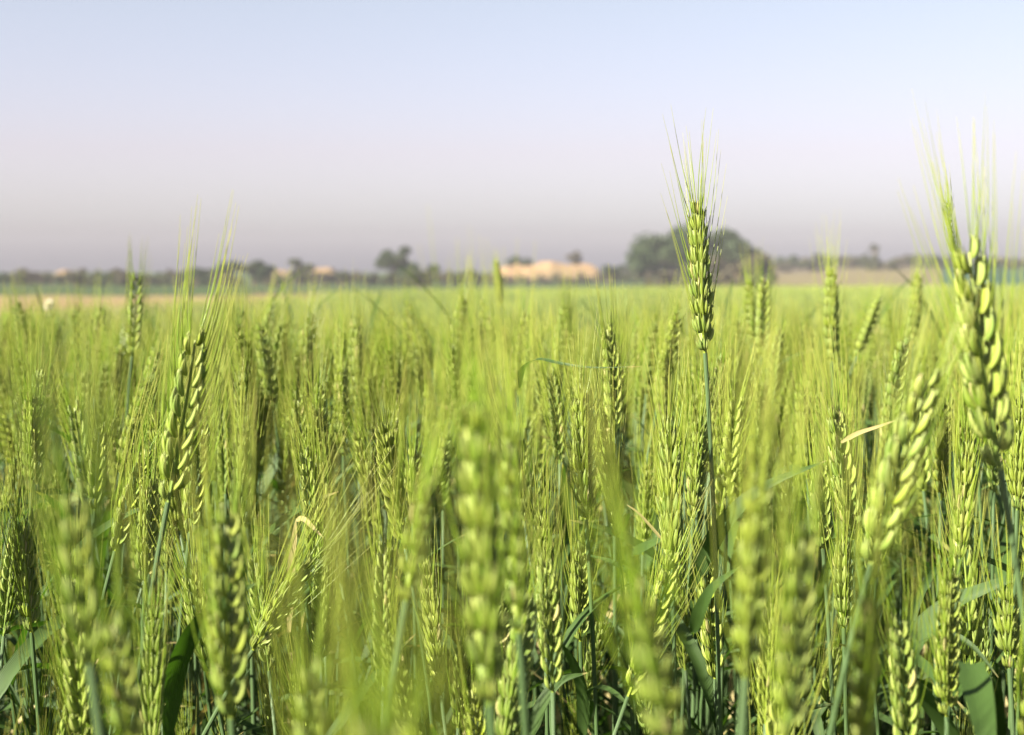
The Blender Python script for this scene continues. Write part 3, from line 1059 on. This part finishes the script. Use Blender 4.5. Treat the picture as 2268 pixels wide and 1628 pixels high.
def place(v, x, y, gz, rz, s):
    if v.proto is None:
        root = empty('wheat_plant', (x, y, gz))
        e = obj('ear', v.me_ear, root)
        obj('beard', v.me_beard, e)
        obj('stem', v.me_stem, root)
        for m in v.me_leaf:
            obj('leaf', m, root)
        v.proto = root
    else:
        root = v.proto.copy()
        COL.objects.link(root)
        for ch in list(v.proto.children):
            c = ch.copy()
            COL.objects.link(c)
            c.parent = root
            for g2 in list(ch.children):
                c2 = g2.copy()
                COL.objects.link(c2)
                c2.parent = c
    root.location = (x, y, gz)
    root.rotation_euler = (0, 0, rz)
    root.scale = (s, s, s)
    return root


bpy.context.view_layer.update()
N_FILL = 300 - len(H)
DENS = 560.0


def blocks(tpx, tpy, bpx, d):
    """would an ordinary ear hide a named one?"""
    for h in heroes:
        if d < h['d'] - 0.01:
            lo, hi_ = min(h['b'][0], h['t'][0]), max(h['b'][0], h['t'][0])
            m = 26 / max(0.3, h['d'])
            ext = 330 if h['short'] == 'tall sharp ear' else 20
            if lo - m < tpx < hi_ + m and tpy < h['b'][1] + ext:
                return True
        elif d < h['d'] + 0.05:
            if math.hypot(tpx - h['t'][0], tpy - h['t'][1]) < 30:
                return True
    return False


cands = []
tries = 0
r = np.random.default_rng(21)
d_lo, d_hi = 0.60, 2.6
placed_xy = [(h['foot'][0], h['foot'][1]) for h in heroes]
area_n = int(DENS * 0.36 * 1.15 * (d_hi ** 2 - d_lo ** 2))
for _ in range(area_n):
    y = math.sqrt(r.uniform(d_lo ** 2, d_hi ** 2))
    x = r.uniform(-0.41, 0.41) * y
    cands.append((y, x))
cands.sort()
fill, stuff_near = [], []
for (y, x) in cands:
    c = float(np.clip(r.normal(0.115, 0.034), 0.055, 0.22)) if r.random() < 0.5 else r.uniform(0.12, 0.33)
    if y > 1.0 and r.random() < 0.45:
        c = float(np.clip(r.normal(0.075, 0.025), 0.03, 0.2))
    if y < 0.78:
        c = max(c, 0.13)
    gz = float(ground_z(x, y))
    k = int(r.integers(0, NV))
    rz = r.uniform(0, 2 * math.pi)
    v = variants[k]
    tipz = CAM_Z - c + gz
    s = (tipz - gz) / v.tip[2]
    cs, sn = math.cos(rz), math.sin(rz)
    tp = np.array([x + s * (v.tip[0] * cs - v.tip[1] * sn), y + s * (v.tip[0] * sn + v.tip[1] * cs), gz + s * v.tip[2]])
    px, py, dd = proj(tp)
    if blocks(px, py, px, dd):
        if dd < 1.0 or r.random() < 0.7:
            continue
    if min((x - a) ** 2 + (y - b_) ** 2 for a, b_ in placed_xy) < 0.012 ** 2:
        continue
    placed_xy.append((x, y))
    inside = -20 < px < 2290 and py < 1640
    if inside and len(fill) < N_FILL:
        fill.append((k, x, y, gz, rz, s, px, py, dd))
    else:
        stuff_near.append((k, x, y, gz, rz, s))
LAST_D = fill[-1][2]

# labels: by the nearest named plant in the picture
groups = {}
for f in fill:
    px, py, dd = f[6:9]
    j = min(range(len(heroes)), key=lambda q_: abs(heroes[q_]['t'][0] - px) * 1.0 + abs(heroes[q_]['t'][1] - py) * 0.6)
    side = 'left' if px < heroes[j]['t'][0] else 'right'
    groups.setdefault((j, side), []).append((math.hypot(px - heroes[j]['t'][0], py - heroes[j]['t'][1]), f))
for (j, side), L_ in groups.items():
    for n_, (_, f) in enumerate(sorted(L_, key=lambda t: t[0])):
        k, x, y, gz, rz, s, px, py, dd = f
        o = place(variants[k], x, y, gz, rz, s)
        v = variants[k]
        lx = math.cos(rz) * v.tip[0] - math.sin(rz) * v.tip[1]
        lean = 'left-leaning' if lx < -0.035 else 'right-leaning' if lx > 0.035 else 'upright'
        soft = 'sharp' if dd < 1.15 else 'softer'
        tag(o, f'{lean} {soft} wheat plant, {ORD[n_]} {side} of the {heroes[j]["short"]}', 'wheat plant', WG)

# ------------------------------------------------------------------ the rest of the field: one object
acc_V, acc_A, acc_P, acc_M, acc_T = [], [], {}, {}, []
acc_n = 0


def stuff_add(tpl, X, Y, Z, RZ, S):
    """copies of a template geometry at many places"""
    global acc_n
    V, A, P, M = tpl
    n = len(X)
    if n == 0:
        return
    c, s = np.cos(RZ), np.sin(RZ)
    vx = V[None, :, 0] * c[:, None] - V[None, :, 1] * s[:, None]
    vy = V[None, :, 0] * s[:, None] + V[None, :, 1] * c[:, None]
    vz = np.broadcast_to(V[None, :, 2], vx.shape)
    W = np.stack([vx * S[:, None] + X[:, None], vy * S[:, None] + Y[:, None], vz * S[:, None] + Z[:, None]], -1).reshape(-1, 3)
    acc_V.append(W.astype(np.float32))
    acc_A.append(np.tile(A, (n, 1)).astype(np.float32))
    patch = 0.5 + 0.25 * np.sin(X * 0.9 + 0.35 * Y) + 0.25 * np.sin(0.31 * X - 0.23 * Y + 1.0)
    acc_T.append(np.repeat(np.clip(0.55 * rng.random(n) + 0.42 * patch, 0, 0.98), len(V)).astype(np.float32))
    off = (np.arange(n) * len(V) + acc_n)
    for k in P:
        acc_P.setdefault(k, []).append((P[k][None, :, :] + off[:, None, None]).reshape(-1, k).astype(np.int32))
        acc_M.setdefault(k, []).append(np.tile(M[k], n).astype(np.int32))
    acc_n += len(W)


def full(v, cut=None):
    g = Geo()
    for p_ in [v.ear, v.beard, v.stem] + v.leaves:
        g.merge(p_)
    return g.arrays()


# medium plants left over close by and outside the frame
tm = [full(v) for v in variants]
near = {}
for (k, x, y, gz, rz, s) in stuff_near:
    near.setdefault(k, []).append((x, y, gz, rz, s))
LOWV = [plant_variant(1500 + k, 1) for k in range(10)]
tl = [full(v) for v in LOWV]
r = np.random.default_rng(77)
for k, L_ in near.items():
    a = np.array(L_)
    use = (a[:, 1] < 1.9)
    b_ = a[use]
    stuff_add(tm[k], b_[:, 0], b_[:, 1], b_[:, 2], b_[:, 3], b_[:, 4])
    b_ = a[~use]
    kk = k % len(tl)
    stuff_add(tl[kk], b_[:, 0], b_[:, 1], b_[:, 2], b_[:, 3], b_[:, 4] * variants[k].tip[2] / LOWV[kk].tip[2])


def wheat_end(u):
    """how far the wheat reaches, by direction u = x / y"""
    e = np.interp(u, [-0.5, -0.345, -0.16, -0.13, -0.03, 0.05, 0.2, 0.36, 0.6], [29, 31, 50, 60, 72, 78, 88, 95, 100])
    return e


def scatter(tpls, tipz0, d0, d1, dens, umax, seed, cm=0.125, cs=0.042):
    r = np.random.default_rng(seed)
    n = int(dens * umax * (d1 ** 2 - d0 ** 2))
    y = np.sqrt(r.uniform(d0 ** 2, d1 ** 2, n))
    x = r.uniform(-umax, umax, n) * y
    keep = y < wheat_end(x / y)
    y, x = y[keep], x[keep]
    n = len(y)
    gz = ground_z(x, y)
    c = np.clip(r.normal(cm, cs, n), 0.03, 0.3)
    pick = r.integers(0, len(tpls), n)
    rz = r.uniform(0, 2 * math.pi, n)
    for k in range(len(tpls)):
        m = pick == k
        stuff_add(tpls[k], x[m], y[m], gz[m], rz[m], (CAM_Z - c[m]) / tipz0[k])


tz = [v.tip[2] for v in LOWV]
scatter(tl, tz, 2.6, 6.5, 380, 0.42, 31, 0.11, 0.055)
# short tillers close to the camera, whose ears stay low
r = np.random.default_rng(58)
n = 34
y = r.uniform(0.30, 0.60, n)
x = r.uniform(-0.40, 0.40, n) * (y + 0.05)
c = np.maximum(0.20 + 0.12 * r.random(n), 0.31 * y + 0.10 + 0.08 * r.random(n))
pk = r.integers(0, NV, n)
for k in range(NV):
    m = pk == k
    stuff_add(tm[k], x[m], y[m], np.zeros(m.sum()), r.uniform(0, 6.28, m.sum()), (CAM_Z - c[m]) / variants[k].tip[2])
# outside the frame on the sun's side and behind the camera, for the shade they cast
r = np.random.default_rng(99)
n = 3600
x = r.uniform(-1.5, 1.1, n)
y = r.uniform(-0.8, 2.6, n)
side = (np.abs(x) > 0.43 * np.maximum(y, 0) + 0.06) & ~((np.abs(x) < 0.22) & (np.abs(y) < 0.3)) & ((y > 0.02) | (np.abs(x) > 0.25))
x, y = x[side], y[side]
pk = r.integers(0, len(tl), len(x))
for k in range(len(tl)):
    m = pk == k
    stuff_add(tl[k], x[m], y[m], np.zeros(m.sum()), r.uniform(0, 6.28, m.sum()), (CAM_Z - np.clip(r.normal(0.13, 0.03, m.sum()), 0.08, 0.25)) / tz[k])


# far plants: simple ears, a few awns and blades
def far_tpl(seed, ears, spread, quality):
    r = np.random.default_rng(seed)
    g = Geo()
    for e in range(ears):
        ox, oy = r.normal(0, spread, 2)
        h = r.uniform(0.82, 0.93)
        a, l = r.uniform(0, 6.28), abs(r.normal(0, 0.15))
        A = norm(np.array([math.cos(a) * l, math.sin(a) * l, 1]))
        b = np.array([ox, oy, h - 0.09])
        ts = np.linspace(0, 1, 5 if quality else 3)
        w = np.sin(np.pi * (0.15 + 0.75 * ts)) * 0.0075
        if quality:
            w = w * np.array([1, 1.15, 0.85, 1.1, 0.5])
        tube(g, b + np.outer(ts * 0.09, A), w, 4, 0, jit=r.random())
        tube(g, np.array([b - A * 0.45, b]), np.array([0.002, 0.0015]), 3, 2, close=False)
        for k in range(7 if quality else 3):
            p = b + A * r.uniform(0.02, 0.085)
            dd = norm(A + r.normal(0, 0.14, 3))
            tube(g, np.array([p, p + dd * r.uniform(0.05, 0.08)]), np.array([0.0006, 0.0002]) * (1 if quality else 2), 3, 1, close=False, jit=r.random())
        for k in range(2 if quality else 1):
            P = leaf_path(b - A * r.uniform(0.08, 0.25), r.uniform(0, 6.28), R(70), R(r.uniform(-30, 40)), 0.2, 4)
            ribbon(g, P, leaf_width(0.011, 4), (0.1, -0.8, 0.6), 3)
    return g.arrays()


ft = [far_tpl(2000 + k, 3, 0.06, True) for k in range(8)]
ft2 = [far_tpl(2100 + k, 5, 0.16, False) for k in range(8)]
scatter(ft, [0.9] * 8, 6.5, 16, 55, 0.42, 41, 0.12, 0.07)
scatter(ft2, [0.9] * 8, 16, 100, 6.5, 0.42, 43, 0.12, 0.09)
V = np.concatenate(acc_V)
A = np.concatenate(acc_A)
T = np.concatenate(acc_T)
P = {k: np.concatenate(v) for k, v in acc_P.items()}
M = {k: np.concatenate(v) for k, v in acc_M.items()}
print('field verts', len(V), 'faces', sum(len(p) for p in P.values()))
field = obj('wheat_field', to_mesh('wheat_field', V, A, P, M, WHEAT_MATS, T))
field['kind'] = 'stuff'
tag(field, 'dense green bearded wheat filling the field behind the near plants', 'wheat')
del V, A, T, P, M, acc_V, acc_A, acc_T, acc_P, acc_M

# ------------------------------------------------------------------ the pale flower head over the sandy strip
M_PETAL = rough_mat('off white florets', (0.85, 0.80, 0.74), (0.78, 0.70, 0.62), 400, trans=0.2)


def flower(px, py, d, size, label):
    r = np.random.default_rng(int(px))
    c = at(px, py, d)
    gz = float(ground_z(c[0], c[1]))
    foot = np.array([c[0] - 0.03, c[1], gz])
    root = empty('wild_flower', foot)
    tag(root, label, 'flower')
    rel = c - foot
    g = Geo()
    tube(g, stem_path(np.zeros(3), rel, norm((0.12, 0, 1)), 14), np.linspace(0.0018, 0.001, 14), 6, 2)
    obj('stem', g.mesh('stem', WHEAT_MATS, 0.5), root)
    h = Geo()
    n = 150
    dirs = norm(r.normal(0, 1, (n, 3)) + np.array([0, 0, 0.35]))
    for dr in dirs:
        s = size * 0.5
        a = norm(np.cross(dr, r.normal(0, 1, 3)))
        b = np.cross(dr, a)
        p = rel + dr * s * 0.35
        e = rel + dr * s * r.uniform(0.8, 1.05)
        w = s * 0.16
        h.add(np.array([p, (p + e) / 2 + a * w, e, (p + e) / 2 - a * w]), [np.array([[0, 1, 2, 3]])], 0)
    obj('bloom', h.mesh('bloom', [M_PETAL]), root)
    for k in range(2):
        obj('leaf', leaf_geo(stem_path(np.zeros(3), rel, norm((0.12, 0, 1)), 14)[6 + 2 * k], r.uniform(0, 6), R(60), R(-10), 0.06, 0.008).mesh('leaf', WHEAT_MATS, 0.5), root)


flower(109, 676, 2.4, 0.021, 'small round off-white flower head on a thin stalk before the sandy strip')

# ------------------------------------------------------------------ haze
def haze_build(nt, out):
    v = nd(nt, 'ShaderNodeVolumePrincipled')
    v.inputs['Color'].default_value = (0.57, 0.56, 0.65, 1)
    v.inputs['Density'].default_value = 0.0009
    v.inputs['Anisotropy'].default_value = 0.0
    nt.links.new(v.outputs[0], out.inputs['Volume'])


HAZE = True
if HAZE:
    g = Geo()
    x0, x1, y0, y1, z0, z1 = -420, 420, -30, 700, -12, 16
    Vb = np.array([[x, y, z] for x in (x0, x1) for y in (y0, y1) for z in (z0, z1)])
    Fb = np.array([[0, 1, 3, 2], [4, 6, 7, 5], [0, 4, 5, 1], [2, 3, 7, 6], [0, 2, 6, 4], [1, 5, 7, 3]])
    g.add(Vb, [Fb], 0)
    hz = obj('haze', g.mesh('haze', [mat('pale haze', haze_build)], smooth=False))
    hz['kind'] = 'stuff'
